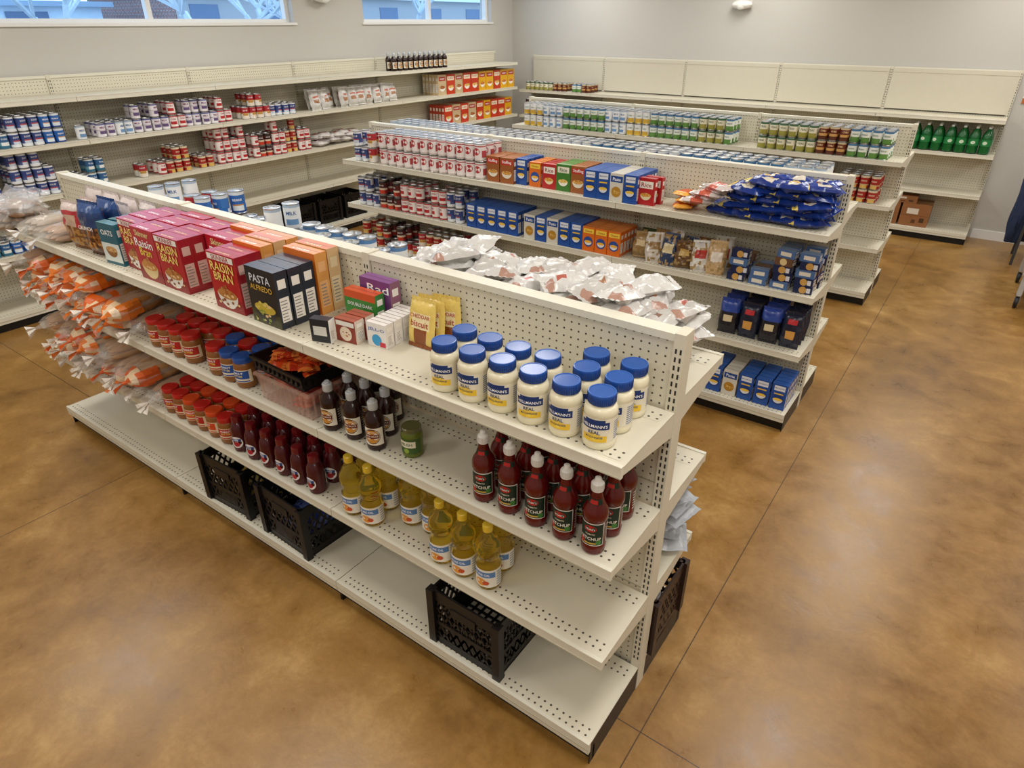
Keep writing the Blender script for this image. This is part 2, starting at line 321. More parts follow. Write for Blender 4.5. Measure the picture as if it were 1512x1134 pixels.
def carton(w,d,h,base,side=None,top=None,art=(),lines='8a8580',panel='efe9e0',topart=None):
    b=B(); side=side or base; top=top or base
    b.box(-w/2,w/2,-d/2,d/2,0,h,base,'carton',fc={'l':side,'r':side,'t':top,'k':base})
    e=.0004
    for n,a in enumerate(art):
        y=-d/2-e*(n+1)
        if a[0]=='rect':
            _,cx,cz,rw,rh,c=a; b.face([((cx-rw/2)*w,y,(cz-rh/2)*h),((cx+rw/2)*w,y,(cz-rh/2)*h),((cx+rw/2)*w,y,(cz+rh/2)*h),((cx-rw/2)*w,y,(cz+rh/2)*h)],c,'carton')
        elif a[0]=='circ':
            _,cx,cz,r,c=a; b.face([(cx*w+r*w*math.cos(t*math.pi/10),y,cz*h+r*w*math.sin(t*math.pi/10)) for t in range(20)],c,'carton')
        elif a[0]=='bowl':
            _,cx,cz,r,c,c2=a
            b.face([(cx*w+r*w*math.cos(math.pi+t*math.pi/10),y,cz*h+r*w*.9*math.sin(math.pi+t*math.pi/10)) for t in range(11)],c,'carton')
            b.face([(cx*w+r*w*.96*math.cos(t*math.pi/10),y-e*.5,cz*h+r*w*.32*math.sin(t*math.pi/10)) for t in range(20)],c2,'carton')
        elif a[0]=='flakes':
            _,cx,cz,r,c,nn=a; rr=random.Random(nn)
            for i in range(nn):
                t=rr.uniform(0,6.28);q=rr.uniform(0,1)**.5*r; x=cx*w+q*w*math.cos(t); z=cz*h+q*w*.5*math.sin(t); k=w*rr.uniform(.03,.06); t=rr.uniform(0,3)
                b.face([(x+k*math.cos(t+j*1.257),y-.00002*i,z+k*.7*math.sin(t+j*1.257)) for j in range(5)],c if i%3 else 'e8c890','carton')
        elif a[0]=='txt':
            _,t,cx,cz,tw,c=a; b.text(t,flatP(cx*w,y,cz*h),tw*w,c,hmax=h*.16,mat='carton')
    if lines and d>.03:
        for sx in (1,-1):
            x=sx*(w/2+.0005)
            def q(y0,y1,z0,z1,c,x=x):
                p=[(x,y0,z0),(x,y1,z0),(x,y1,z1),(x,y0,z1)]
                if sx<0: p.reverse()
                b.face(p,c,'carton')
            q(-d*.36,d*.36,h*.12,h*.55,panel); q(-d*.3,d*.3,h*.7,h*.86,panel)
            x=sx*(w/2+.0009)
            for i in range(7): q(-d*.3,d*R.uniform(.1,.3),h*(.15+i*.055),h*(.168+i*.055),lines,x)
    b.face([(-w*.5,-.001,h+.0004),(w*.5,-.001,h+.0004),(w*.5,.001,h+.0004),(-w*.5,.001,h+.0004)],'6a4444','carton')
    if topart: b.text(topart[0],lambda x,y:(x,-d*.24+y*.8,h+.0006),w*.5,topart[1],hmax=d*.3)
    return b
CER={
'red':carton(.178,.0555,.225,'b3141f','a01c2a','a8202c',[('rect',0,.12,1,.24,'8e0f1a'),('bowl',0,.30,.36,'e9e4dc','b97a3a'),('flakes',0,.33,.3,'a05a24',16),('flakes',0,.10,.4,'8a4a20',12),('rect',0,.93,.9,.10,'f2efe8'),('txt','SKINNER',0,.93,.6,'a3141f'),('txt','RAISIN',0,.77,.80,'f7e07a'),('txt','BRAN',0,.60,.66,'f7e07a')],topart=('RAISIN BRAN','f0d8a0'),panel='d8b8b0'),
'red2':carton(.178,.0555,.228,'b8182a','ac2030','b62a34',[('rect',0,.12,1,.24,'8e0f1a'),('bowl',0,.30,.36,'e0c890','c98a3a'),('flakes',0,.33,.3,'c08040',16),('txt','Skinner',0,.90,.60,'f0e0a0'),('txt','Raisin',0,.72,.78,'ffffff'),('txt','Bran',0,.56,.5,'f0d84a')],topart=('CEREAL','ffffff'),panel='e0c0bc'),
'orange':carton(.178,.054,.238,'d9701f','dc9a50','e08a44',[('circ',0,.3,.36,'f0d8a0'),('txt','Crisp',0,.7,.7,'ffffff')],panel='e8b078',topart=('CRISP','ffffff')),
'tan':carton(.178,.054,.242,'c99a5c','d3b080','d2703c',[('circ',0,.35,.35,'8a5a2a'),('txt','Flakes',0,.75,.6,'5a3018')],panel='e3cfa8',topart=('FLAKES','fff0d0')),
'black':carton(.168,.055,.215,'1a1d24','262a36','2a3040',[('rect',0,.12,1,.24,'3c3a16'),('bowl',0,.30,.38,'23262c','c9b03a'),('flakes',0,.30,.3,'d8c86a',18),('flakes',-.1,.12,.35,'8a9a3a',14),('txt','PASTA',0,.82,.7,'d9e0e8'),('txt','ALFREDO',0,.66,.75,'d8b040')]),
'teal':carton(.13,.045,.19,'1c5c6e','2c7080','5f8a90',[('rect',0,.3,1,.45,'d8e0dc'),('bowl',0,.38,.32,'8a5a2a','c89a5a'),('flakes',0,.36,.25,'b97a3a',10),('txt','OATS',0,.78,.65,'ffffff')]),
}
PAS={
'blue':carton(.09,.045,.17,'1d4fa0','1d4fa0','2c62b4',[('rect',0,.84,.7,.2,'e4e8f0'),('txt','MACARONI',0,.84,.6,'1d3a80'),('circ',0,.38,.38,'163f88'),('bowl',0,.40,.32,'dfe4ec','f0c84a'),('rect',0,.62,.6,.05,'e8c040')]),
'orange':carton(.09,.045,.16,'dc6d1e','d86a1e','e5883a',[('rect',0,.84,.84,.18,'f2d24a'),('txt','Cheese',0,.84,.6,'b02818'),('circ',0,.4,.38,'2d4f9a'),('bowl',0,.40,.3,'e8e8e8','f0b83a')]),
'white':carton(.09,.045,.17,'d8d4c8','c8c0b0','d8d4c8',[('rect',0,.8,.9,.22,'1d4a94'),('txt','Pasta',0,.8,.6,'ffffff'),('circ',0,.35,.36,'b8862c'),('flakes',0,.35,.25,'e8c870',10)]),
'red':carton(.11,.04,.16,'b51f24','b01c22','c23a3c',[('rect',0,.75,.8,.26,'f2efe4'),('txt','Rice',0,.75,.6,'a01c20'),('bowl',0,.38,.32,'e8d9b0','d8a040'),('flakes',0,.36,.25,'c87030',8)]),
'brown':carton(.11,.05,.17,'9c5a2c','8a4a20','a8642e',[('rect',0,.82,.9,.2,'c22a20'),('txt','Stuffing',0,.82,.7,'ffffff'),('bowl',0,.42,.38,'e8e0d0','d9a04a'),('flakes',0,.42,.3,'a86a2c',12)]),
'green':carton(.11,.05,.17,'3f7a2e','3f7a2e','569442',[('rect',0,.8,.8,.22,'f0ead8'),('txt','Rice',0,.8,.5,'2c5a20'),('bowl',0,.38,.33,'f0ece0','e2c86a'),('flakes',0,.37,.25,'d88a30',8)]),
'yellow':carton(.16,.05,.24,'e2ab1c','dfa41c','e8b83a',[('rect',0,.8,.8,.2,'b3201c'),('txt','CHEERY',0,.8,.6,'ffffff'),('bowl',0,.38,.34,'f4efe4','c8641c'),('flakes',0,.4,.3,'d89a40',12)]),
'ored':carton(.16,.05,.24,'c4381c','be3a20','cf5030',[('rect',0,.8,.8,.2,'f2e6cc'),('txt','FLAKES',0,.8,.6,'b02818'),('bowl',0,.38,.34,'f4efe4','eac06a'),('flakes',0,.4,.3,'a86028',12)]),
'tanb':carton(.16,.05,.24,'c8b08a','cdb48c','dcc8a4',[('rect',0,.8,.8,.2,'a8301c'),('txt','WHEAT',0,.8,.6,'ffffff'),('bowl',0,.38,.34,'f4efe4','a86028'),('flakes',0,.4,.3,'8a4a20',12)]),
}
# ---------------------------------------------------------------- shelving
DK='2c2822'; BK='121212'; BG='d8d2be'; BG2='dedac9'
def shelf_run(name,L,nsec,H,fr,bk,d,M,gondola=True,plain_above=None,base=.12,dbase=0,bottomx=True):
    b=B(); sec=L/nsec; up=.03
    y_in=up
    for i in range(nsec+1):
        x=i*sec; hw=.016
        x0,x1=(x-hw,x+hw)
        if i==0: x0,x1=0,.032
        if i==nsec: x0,x1=L-.032,L
        b.box(x0,x1,-up,up if gondola else 0,0,H+.004,BG,'paint')
        for sg in ((-1,1) if gondola else (-1,)):
            z=.16
            while z<H-.03:
                yy=sg*(up+.0006); xc=(x0+x1)/2
                for xo in (-.007,.007):
                    p=[(xc+xo-.0028,yy,z),(xc+xo+.0028,yy,z),(xc+xo+.0028,yy,z+.015),(xc+xo-.0028,yy,z+.015)]
                    if sg>0:p.reverse()
                    b.face(p,DK,'paint')
                z+=.0254
    for i in range(nsec):
        x0=i*sec+.018;x1=(i+1)*sec-.018
        yb=.018 if gondola else -.002
        zt=plain_above or H
        b.box(x0,x1,-.020,yb,.1,zt-.012,BG,'paint',fm={'f':'pegv','k':'pegv'})
        if plain_above:
            b.box(x0,x1,-.034,yb-.001,zt+.002,H-.012,'cfc9b6','paint')
            b.box(x0,x1,-.036,yb-.0015,(zt+H)/2+.16,(zt+H)/2+.163,'b8b19a','paint')
        for zz in (.5,.95):
            b.box(x0,x1,-.0215,yb+.0015 if gondola else -.004,zz,zz+.004,'a9a288','paint')
        b.box(x0-.0015,x1+.0015,-.027,.027 if gondola else -.001,H-.022,H,BG2,'paint')
        for sg,hs in ((-1,fr),(1,bk)):
            if not hs: continue
            def bx(x0,x1,y0,y1,z0,z1,c=BG,m='paint',fm=None):
                if sg<0: b.box(x0,x1,y0,y1,z0,z1,c,m,fm=fm)
                else: b.box(x0,x1,-y1,-y0,z0,z1,c,m,fm=fm)
            X0=i*sec+.002;X1=(i+1)*sec-.002
            for h in list(hs)+[base]:
                th=.004
                dd=d+(dbase if h==base else 0)
                bx(X0,X1,-dd,-y_in-.001,h-th,h,BG)
                for (a,c) in ((-dd+.0254*.6,-dd+.0254*2.6),(-y_in-.07,-y_in-.02)):
                    yl,yh=(a,c) if sg<0 else (-c,-a)
                    k=.0254; yl=math.floor(yl/k)*k; yh=yl+2*k
                    b.face([(X0+.02,yl,h+.0007),(X1-.02,yl,h+.0007),(X1-.02,yh,h+.0007),(X0+.02,yh,h+.0007)],BG,'pegh')
                if h!=base:
                    bx(X0,X1,-dd-.012,-dd-.0002,h-.034,h+.003,BG2)
                    bx(X0,X1,-dd-.014,-dd-.0122,h-.034,h-.030,'c5bfa8')
                    bx(X0,X1,-dd-.014,-dd-.0122,h-.002,h+.003,BG2)
                    for xx in (X0,X1-.003):
                        P=[(-y_in,h-th-.0005),(-y_in,h-.085),(-y_in-.05,h-.075),(-dd,h-.028),(-dd,h-th-.0005)]
                        for xk in (xx+.003,xx):
                            q=[(xk,(y if sg<0 else -y),z) for y,z in P]
                            b.face(q,BG,'paint')
                else:
                    bx(X0,X1,-dd-.014,-dd-.0002,h-.05,h+.003,BG2)
                    bx(X0,X1,-dd-.016,-dd-.0142,h-.03,h-.026,'b5ae94')
                    bx(X0,X1,-dd+.02,-dd+.03,0,h-.04,BK,'blackpl')
                    for xx in (X0,X1-.004): bx(xx,xx+.004,-dd+.0005,-y_in-.001,.0,h-th-.001,BK,'blackpl')
    return b.obj(name,M)
GH=1.46; D=.345
S1,S2,S3=1.222,.868,.49
G1=(-4.24,-.54,1.585);G2=(-4.35,-.60,4.05);G3=(-4.42,-.60,6.53)
shelf_run('gondola_shelving',3.70,3,GH,(S3,S2,S1),(.49,.86,1.25),D,T_((G1[0],G1[2],0)),dbase=.035)
shelf_run('gondola_shelving',3.75,3,GH,(.50,.86,1.21),(.49,.86,1.25),D,T_((G2[0],G2[2],0)),dbase=.035)
shelf_run('gondola_shelving',3.82,3,GH,(.50,.86,1.21),(.49,.86,1.2),D,T_((G3[0],G3[2],0)),dbase=.035)
shelf_run('shelving_unit',6.1,5,1.75,(.53,.95,1.30),None,.38,T_((-6.13,9.14,0)),False,plain_above=1.32,dbase=.03)
ML=T_((-6.53,0,0))@RZ(90)
shelf_run('shelving_unit',8.54,7,1.81,(.57,.97,1.345,1.67),None,.42,ML@T_((.12,0,0)),False)

# ---------------------------------------------------------------- fills
def pick(t): return t[R.randrange(len(t))]
def fill(b,tm,x0,x1,yf,rows,z,dx,dy,stack=1,dz=.112,M=None,blk=3,rnd=25,gap=0,topdrop=.25,var=0):
    M=M or Matrix(); n=int((x1-x0)/dx+.001); cur=None; yo=0
    for i in range(n):
        if i%blk==0: cur=pick(tm); yo=R.choice((0,0,.03,.08)) if var else 0; vs=R.random()<var; s0=R.randint(1,stack)
        if R.random()<gap: continue
        st=stack-(1 if R.random()<topdrop and stack>1 else 0)
        if vs: st=min(st,s0)
        for r in range(rows-(1 if yo>.05 else 0)):
            for k in range(st):
                if k==stack-1 and r>0 and R.random()<topdrop*.5: continue
                b.merge(cur,M@T_((x0+dx*(i+.5)+R.uniform(-1,1)*.0012,yf+yo*.35+dy*(r+.5)+R.uniform(-1,1)*.0015,z+k*dz))@RZ(R.uniform(-rnd,rnd)))
def one(name,*a,**k):
    b=B(); fill(b,*a,**k)
    if b.v: b.obj(name)
c=CAN
z=S1+.0008
for x in (-.648,-.752,-.857,-.962,-1.067,-1.173): place(MAYO,'mayonnaise_jar',x,1.297+R.uniform(-.004,.004),z,R.uniform(5,40) if R.random()<.3 else R.uniform(0,22))
for x in (-.648,-.748,-.872,-.972,-1.075,-1.176): place(MAYO,'mayonnaise_jar',x,1.393+R.uniform(-.004,.004),z,R.uniform(-30,40))
place(MAYO,'mayonnaise_jar',-.650,1.488,z,20); place(MAYO,'mayonnaise_jar',-.768,1.486,z,-20)
def sachet(seed):
    b=B()
    def cf(u,v,s):
        if abs(u)<.7 and -.3<v<.45: return 'efe0b0'
        if v<-.35 and abs(u)<.5: return '8a4a22'
        return 'e0c468'
    b.pillow(.115,.15,.02,cf,'foil',T_((0,0,.088))@RX(90),seed=seed,wr=.002,lift=False,nu=12,nv=14)
    b.text('CHEDDAR',flatP(0,-.0145,.112),.085,'a3201c',.02); b.text('biscuit',flatP(0,-.0145,.086),.075,'a3201c',.022)
    return b
SA=sachet(2)
place(SA,'biscuit_mix_pouch',0,0,0,M=T_((-1.41,1.485,z))@RZ(8)@RX(-8)); place(SA,'biscuit_mix_pouch',0,0,0,M=T_((-1.37,1.525,z))@RZ(12)@RX(-4)); place(SA,'biscuit_mix_pouch',0,0,0,M=T_((-1.42,1.445,z))@RZ(2)@RX(-12))
SB={'dark':carton(.075,.035,.085,'20242c','e9e9e4','3a3f4a',[('rect',0,.5,.7,.4,'d8d8d0')]),
'jello':carton(.085,.04,.088,'e9e4e0','e3ded8','f0ece8',[('txt','JELL-O',0,.72,.85,'2450a0'),('circ',0,.3,.25,'2e9ad0'),('rect',.3,.15,.3,.2,'c93040')]),
'red':carton(.09,.045,.085,'8a3020','d9c9b8','a85a48',[('rect',0,.82,.9,.2,'e8e4dc'),('circ',0,.38,.3,'e8d6c0'),('flakes',0,.38,.2,'9a4020',6)]),
'green':carton(.15,.045,.14,'3f8a3a','357a34','d2562a',[('rect',0,.9,1,.2,'d2562a'),('txt','DOUBLE DARK',0,.65,.8,'ffffff'),('bowl',.1,.35,.25,'f0ead8','c8322a')]),
'purple':carton(.15,.05,.175,'74407c','8a5a70','8a5494',[('txt','Rad',.1,.82,.7,'ffffff'),('circ',0,.3,.28,'d9a0b0')])}
place(SB['dark'],'gelatin_box',-1.735,1.295,z,18); place(SB['red'],'gelatin_box',-1.66,1.352,z,6); place(SB['red'],'gelatin_box',-1.66,1.402,z,5)
for j in range(4): place(SB['jello'],'gelatin_box',-1.545-.002*j,1.385+.0455*j,z,4-j)
place(SB['green'],'cake_mix_box',-1.70,1.465,z,3); place(SB['purple'],'cake_mix_box',-1.675,1.522,z,1)
def col(keys,x,y0=1.262,nm_='cereal_box'):
    for i,k in enumerate(keys):
        place(CER[k],nm_,x+R.uniform(-.003,.003),y0+.028+.0578*i,z,R.uniform(-.6,.6))
col(['black','black','black'],-2.003,1.262,'pasta_dinner_box'); col(['orange','tan'],-2.003,1.437)
col(['red','red','orange','tan','orange'],-2.235,1.262); 
col(['red2','red','orange'],-2.424,1.378)
col(['red','red','red','red2','red'],-2.611,1.262)
col(['red2','red','red2','red','red2'],-2.797,1.264)
col(['red','red2','red2','red'],-2.983,1.30)
for j in range(3): place(CER['teal'],'oatmeal_box',-3.15-.006*j,1.30+.06*j,z,6)
def standbag(w,h,t,cf,seed,txt=None,tcol='ffffff',tz=.6):
    b=B(); b.pillow(w,h,t,cf,'foil',T_((0,0,h/2+.012))@RX(90),seed=seed,wr=.006,lift=False,nu=14,nv=20)
    if txt: b.text(txt,flatP(0,-t/2-.008,h*tz),w*.6,tcol,h*.12)
    return b
def cfb(u,v,s):
    if v>.72: return '2b4a80'
    if abs(u)<.6 and .15<v<.6: return '1c3568'
    if v<.1:
        n=noise.noise(Vector((u*6,v*6,3)))
        return '8a5220' if n>.05 else ('c08a44' if n<-.25 else '4a260e')
    return '203a68'
SBG=standbag(.17,.235,.07,cfb,3,'CRUNCH')
def cfr(u,v,s):
    n=noise.noise(Vector((u*5,v*5,8)))
    if v<.0: return 'b08040' if n>0 else '7a4a20'
    if abs(u)<.6 and v<.5: return 'c8a890'
    return 'b8343c' if v<.7 else 'd8c8c0'
SBR=standbag(.15,.21,.06,cfr,8)
place(SBG,'granola_bag',-3.335,1.31,z,8); place(SBG,'granola_bag',-3.34,1.395,z,3)
place(SBR,'granola_bag',-3.525,1.31,z,8); place(SBR,'granola_bag',-3.525,1.39,z,3)
g=B()
def cpk(u,v,s): return 'b8404e' if abs(v)<.3 and abs(u)<.7 else 'd8ccc8'
for i in range(4):
    g.pillow(.17,.21,.06,cpk,'foil',T_((-3.21-.175*i,1.515,z+.118))@RZ(R.uniform(-3,3))@RX(90),seed=20+i,wr=.006,lift=False)
for i in range(2):
    g.pillow(.15,.20,.05,cpk,'foil',T_((-3.34-.175*i,1.457,z+.113))@RX(90),seed=30+i,wr=.005,lift=False)
g.obj('rice_bags')
def loafbag(b,M,tie='e0661c',bread='a8743c',seed=0,printed=True,w=.15,l=.27,h=.085):
    # two layers of long buns lying side by side, in a clear bag gathered to a tied end
    for lay in range(2):
        for i in range(3):
            xx=(-1+i)*w*.29
            b.ell(M@T_((xx,.015,h*(.27+.44*lay))),w*.165,l*.44,h*.25,bread,'bread',10,6,'cfa468' if lay==0 else None)
    b.pillow(w*1.04,l*1.05,h*1.06,lambda u,v,s:'f2efe6','film',M,seed=seed,wr=.010,crimp=0,nu=10,nv=12)
    if printed:
        n=16; rings=[(.50,.02,.98),(.51,-.12,1),(.50,-.26,1),(.42,-.38,.95),(.25,-.48,.8),(.05,-.54,.4)]
        vr=[]
        for ri,(rw,yy,kz) in enumerate(rings):
            L=[]
            for a in range(n):
                t=a*2*math.pi/n; ww=1+.07*math.sin(5*t+seed+ri)
                cx_=math.copysign(abs(math.cos(t))**.6,math.cos(t)); sx_=math.copysign(abs(math.sin(t))**.7,math.sin(t))
                L.append((w*rw*ww*cx_*1.03,l*yy-.008,h*.5+h*.54*kz*ww*sx_*(rw/.5)**.5))
            vr.append(L)
        for j in range(5):
            for a in range(n):
                q=noise.noise(Vector((a*.55,j*.9,seed)))
                if j<=1 and q<.05: continue
                cc=tie if q>-.12 else 'e6c8a0'
                b.face([vr[j][a],vr[j+1][a],vr[j+1][(a+1)%n],vr[j][(a+1)%n]],cc,'foil',True,M)
    n=10; y1=-l/2-.035
    for k in range(n):
        a=2*math.pi*k/n; a2=2*math.pi*(k+1)/n
        A1=(w*.22*math.cos(a),-l/2+.015,h*.5+h*.22*math.sin(a)); A2=(w*.22*math.cos(a2),-l/2+.015,h*.5+h*.22*math.sin(a2))
        B1=(.007*math.cos(a),y1,h*.42+.007*math.sin(a)); B2=(.007*math.cos(a2),y1,h*.42+.007*math.sin(a2))
        rr=.034*(1+.4*math.sin(k*2.3+seed)); r2=.034*(1+.4*math.sin((k+1)%n*2.3+seed))
        C1=(rr*math.cos(a),y1-.045,h*.30+rr*.8*math.sin(a)); C2=(r2*math.cos(a2),y1-.045,h*.30+r2*.8*math.sin(a2))
        b.face([A1,A2,B2,B1],tie if printed else 'f0eee8','foil' if printed else 'film',True,M); b.face([B1,B2,C2,C1],'f0e8dc' if k%3 else tie,'film' if k%2 else 'foil',True,M)
def breadpile(name,z0,ties,x0=-4.10,cols=7,layers=3,dx=.162,bread='a8743c'):
    b=B()
    for L_ in range(layers):
        for i in range(cols-(L_>1)*2-(L_==1)):
            x=x0+dx*i+(dx*.4 if L_%2 else 0)+R.uniform(-.01,.01); t=ties[(i*2+L_)%len(ties)]
            M=T_((x,1.375+R.uniform(-.02,.02)+(-.03 if L_ else 0),z0+L_*.080+R.uniform(0,.006)))@RZ(R.uniform(-14,14))@RX((4 if L_ else 0))@RY(R.uniform(-5,5) if L_ else 0)
            loafbag(b,M,t or 'e8e2d4',bread,i*3.1+L_*7,bool(t))
    return b.obj(name)
breadpile('bread_bag_pile',S2+.005,['dc6a1c','e07a2a',None,'dc6a1c','d8601c'],cols=7,layers=3)
breadpile('bread_bag_pile',S3+.005,[None,'d8602a',None,'e0742a',None],cols=7,layers=3,bread='b88a58')
b=B()
for i,(x,y,zz,r) in enumerate([(-4.15,1.34,z+.003,60),(-3.98,1.42,z+.003,70),(-4.12,1.30,z+.075,100),(-3.90,1.33,z+.02,10),(-3.74,1.34,z+.003,6),(-4.22,1.24,z+.003,40)]):
    loafbag(b,T_((x,y,zz))@RZ(r),'dcdad6','b8a898' if i%2 else 'b08c70',30+i,False,.16,.25,.08)
for i in range(2): b.pillow(.22,.22,.07,lambda u,v,s:'e8e8ea','film',T_((-4.14+.07*i,1.26+.03*i,z+.11+.02*i))@RZ(40*i)@RX(10),seed=60+i,wr=.03,crimp=0,nu=12,nv=12)
b.obj('bread_bag_pile')
# --- shelf 2
z=S2+.0008
for i in range(8):
    for j in range(3):
        if (i==0 and j==1) or (j==0 and i==4): continue
        t=PB if (i<5) else (PBB if (i+j)%2==0 or i>6 else PB)
        place(t,'peanut_butter_jar',-2.955+i*.096+R.uniform(-.003,.003),1.292+j*.094,z,R.uniform(-20,40))
def bin_(w,d,h,colr,mat,slots=True):
    b=B()
    b.box(-w/2+.01,w/2-.01,-d/2+.01,d/2-.01,0,.005,colr,mat)
    for s in (1,-1):
        b.face([(-w/2+.012,s*(d/2-.012),0),(w/2-.012,s*(d/2-.012),0),(w/2,s*d/2,h),(-w/2,s*d/2,h)],colr,mat)
        b.face([(s*(w/2-.012),-d/2+.012,0),(s*(w/2-.012),d/2-.012,0),(s*w/2,d/2,h),(s*w/2,-d/2,h)],colr,mat)
        b.box(-w/2-.006,w/2+.006,s*d/2-.005,s*d/2+.005,h-.012,h,colr,mat); b.box(s*w/2-.005,s*w/2+.005,-d/2-.006,d/2+.006,h-.012,h,colr,mat)
        if slots:
            for k in range(int(w/.03)):
                xx=-w/2+.025+k*.03; b.box(xx,xx+.006,s*d/2-.006 if s>0 else s*d/2-.002,s*d/2+.002 if s>0 else s*d/2+.006,.02,h-.012,colr,mat)
            for k in range(int(d/.03)):
                yy=-d/2+.02+k*.03; b.box(s*w/2-.003,s*w/2+.003,yy,yy+.006,.02,h-.012,colr,mat)
    return b
tub=bin_(.32,.27,.12,'e3b9a8','film',True)
def orp(u,v,s): return 'a83c34' if abs(v)<.5 else 'c8705a'
for i in range(22): tub.pillow(.08,.11,.03,orp,'foil',T_((R.uniform(-.10,.10),R.uniform(-.07,.07),.008+.02*(i//5)))@RZ(R.uniform(0,180)),seed=i,wr=.003,nu=5,nv=6)
place(tub,'snack_tub',-1.985,1.385,z,0)
bk=bin_(.33,.27,.06,'101014','blackpl',True)
for i in range(34): bk.pillow(.06,.085,.024,lambda u,v,s:('d8481c' if (i%3) else 'b83018') if abs(v)<.6 else 'e8803a','foil',T_((R.uniform(-.11,.11),R.uniform(-.08,.08),.010+.014*(i//8)))@RZ(R.uniform(0,180))@RX(R.uniform(-15,15)),seed=50+i,wr=.004,nu=5,nv=6)
place(bk,'snack_basket',-2.0,1.39,z+.1215,-3)
for x,y in ((-1.513,1.285),(-1.625,1.287),(-1.74,1.28),(-1.545,1.375),(-1.65,1.375),(-1.735,1.37),(-1.60,1.465),(-1.70,1.465)): place(BBQ,'barbecue_sauce_bottle',x,y,z,R.uniform(0,25))
place(PIC,'relish_jar',-1.38,1.33,z,10)
for i in range(5): place(KET,'ketchup_bottle',-.632-.099*i,1.285,z,R.uniform(4,20))
for i in range(5): place(KET,'ketchup_bottle',-.628-.099*i,1.375,z,R.uniform(-15,15))
for i in range(4): place(KET,'ketchup_bottle',-.632-.099*i,1.465,z,R.uniform(-15,15))
# --- shelf 3
z=S3+.0008
for i in range(6):
    for j in range(3): place(PBO if (i in(2,4)) else PB,'peanut_butter_jar',-3.0+i*.093,1.29+j*.094,z,R.uniform(-20,40))
for i in range(6):
    for j in range(3): place(JEL,'jelly_bottle',-2.43+i*.104,1.283+j*.086+R.uniform(-.003,.003),z,R.uniform(0,30))
for x,y in ((-1.022,1.29),(-1.127,1.285),(-1.232,1.288),(-1.035,1.385),(-1.135,1.382),(-1.24,1.385),(-1.583,1.283),(-1.69,1.285),(-1.60,1.385),(-1.705,1.385),(-1.46,1.375),(-1.36,1.385),(-1.50,1.48)):
    place(OIL,'cooking_oil_bottle',x,y,z,R.uniform(0,25))
# --- crates
def crate(w=.30,d=.30,h=.27,colr='09090b'):
    b=B(); m='blackpl'; t=.008
    for zz,hh in ((0,.035),(h*.36,.02),(h-.05,.05)):
        for s in (1,-1):
            b.box(-w/2,w/2,s*d/2-t/2,s*d/2+t/2,zz,zz+hh,colr,m); b.box(s*w/2-t/2,s*w/2+t/2,-d/2,d/2,zz,zz+hh,colr,m)
    for s in (1,-1):
        b.box(-w*.24,w*.24,s*d/2-t/2+.001,s*d/2+t/2-.001,.03,h*.37,colr,m); b.box(s*w/2-t/2+.001,s*w/2+t/2-.001,-d*.24,d*.24,.03,h*.37,colr,m)
    for sx in (1,-1):
        for sy in (1,-1):
            b.box(sx*w/2-.016,sx*w/2+.016,sy*d/2-.016,sy*d/2+.016,0,h,colr,m)
    n=8; z0=.03;z1=h-.046
    for s in (1,-1):
        for k in range(-3,n):
            for dr in (1,-1):
                a=k/n; e=(k+3)/n
                a2,e2=max(0,a),min(1,e)
                za=z0+(z1-z0)*(a2-a)/(e-a); ze=z0+(z1-z0)*(e2-a)/(e-a)
                if dr<0: za,ze=z0+z1-za,z0+z1-ze
                b.beam((-w/2+w*a2,s*d/2,za),(-w/2+w*e2,s*d/2,ze),.0095,colr,m,w=.006); b.beam((s*w/2,-d/2+d*a2,za),(s*w/2,-d/2+d*e2,ze),.0095,colr,m,w=.006)
    for k in range(10):
        u=-.5+k/9
        b.beam((u*w,-d/2,.006),(u*w,d/2,.006),.008,colr,m); b.beam((-w/2,u*d,.006),(w/2,u*d,.006),.008,colr,m)
    for s in (1,-1): b.box(-.055,.055,s*d/2-.007,s*d/2+.007,h-.085,h-.045,colr,m)
    return b
def packs(b,n,c1,c2,zz=.02,sx=.07,sy=.06,w=.12,l=.16):
    for i in range(n): b.pillow(w,l,.04,lambda u,v,s:c1 if abs(v)<.5 else c2,'foil',T_((R.uniform(-sx,sx),R.uniform(-sy,sy),zz+.03*(i//3)))@RZ(R.uniform(0,180)),seed=70+i,wr=.004)
    return b
CR=crate(); place(CR,'milk_crate',-1.085,1.37,.1208,0)
place(packs(crate(),8,'2b3f86','5a6aa0'),'milk_crate',-2.12,1.37,.1208,-2);place(packs(crate(),12,'b8923a','8a7a40'),'milk_crate',-2.57,1.37,.1208,3)
sc_=crate(.34,.26,.255,'2e1c16')
for i in range(7): sc_.pillow(.16,.19,.05,lambda u,v,s:'c9cacc' if abs(v)<.5 else 'b8a8a8','foil',T_((R.uniform(-.06,.06),R.uniform(-.01,.01),.014+.032*i))@RZ(R.uniform(-30,30)),seed=120+i,wr=.005)
place(sc_,'storage_crate',-.71,1.775,.1208,0)
b=B()
for i in range(9): b.pillow(.17,.22,.05,lambda u,v,s:'c4c6ca' if abs(v)<.4 else ('c23a3a' if v>.7 else 'b0b4ba'),'foil',T_((-.67+R.uniform(-.03,.03),1.82+R.uniform(-.01,.03),.497+.034*i))@RZ(R.uniform(60,120)),seed=140+i,wr=.010)
b.obj('snack_bags')
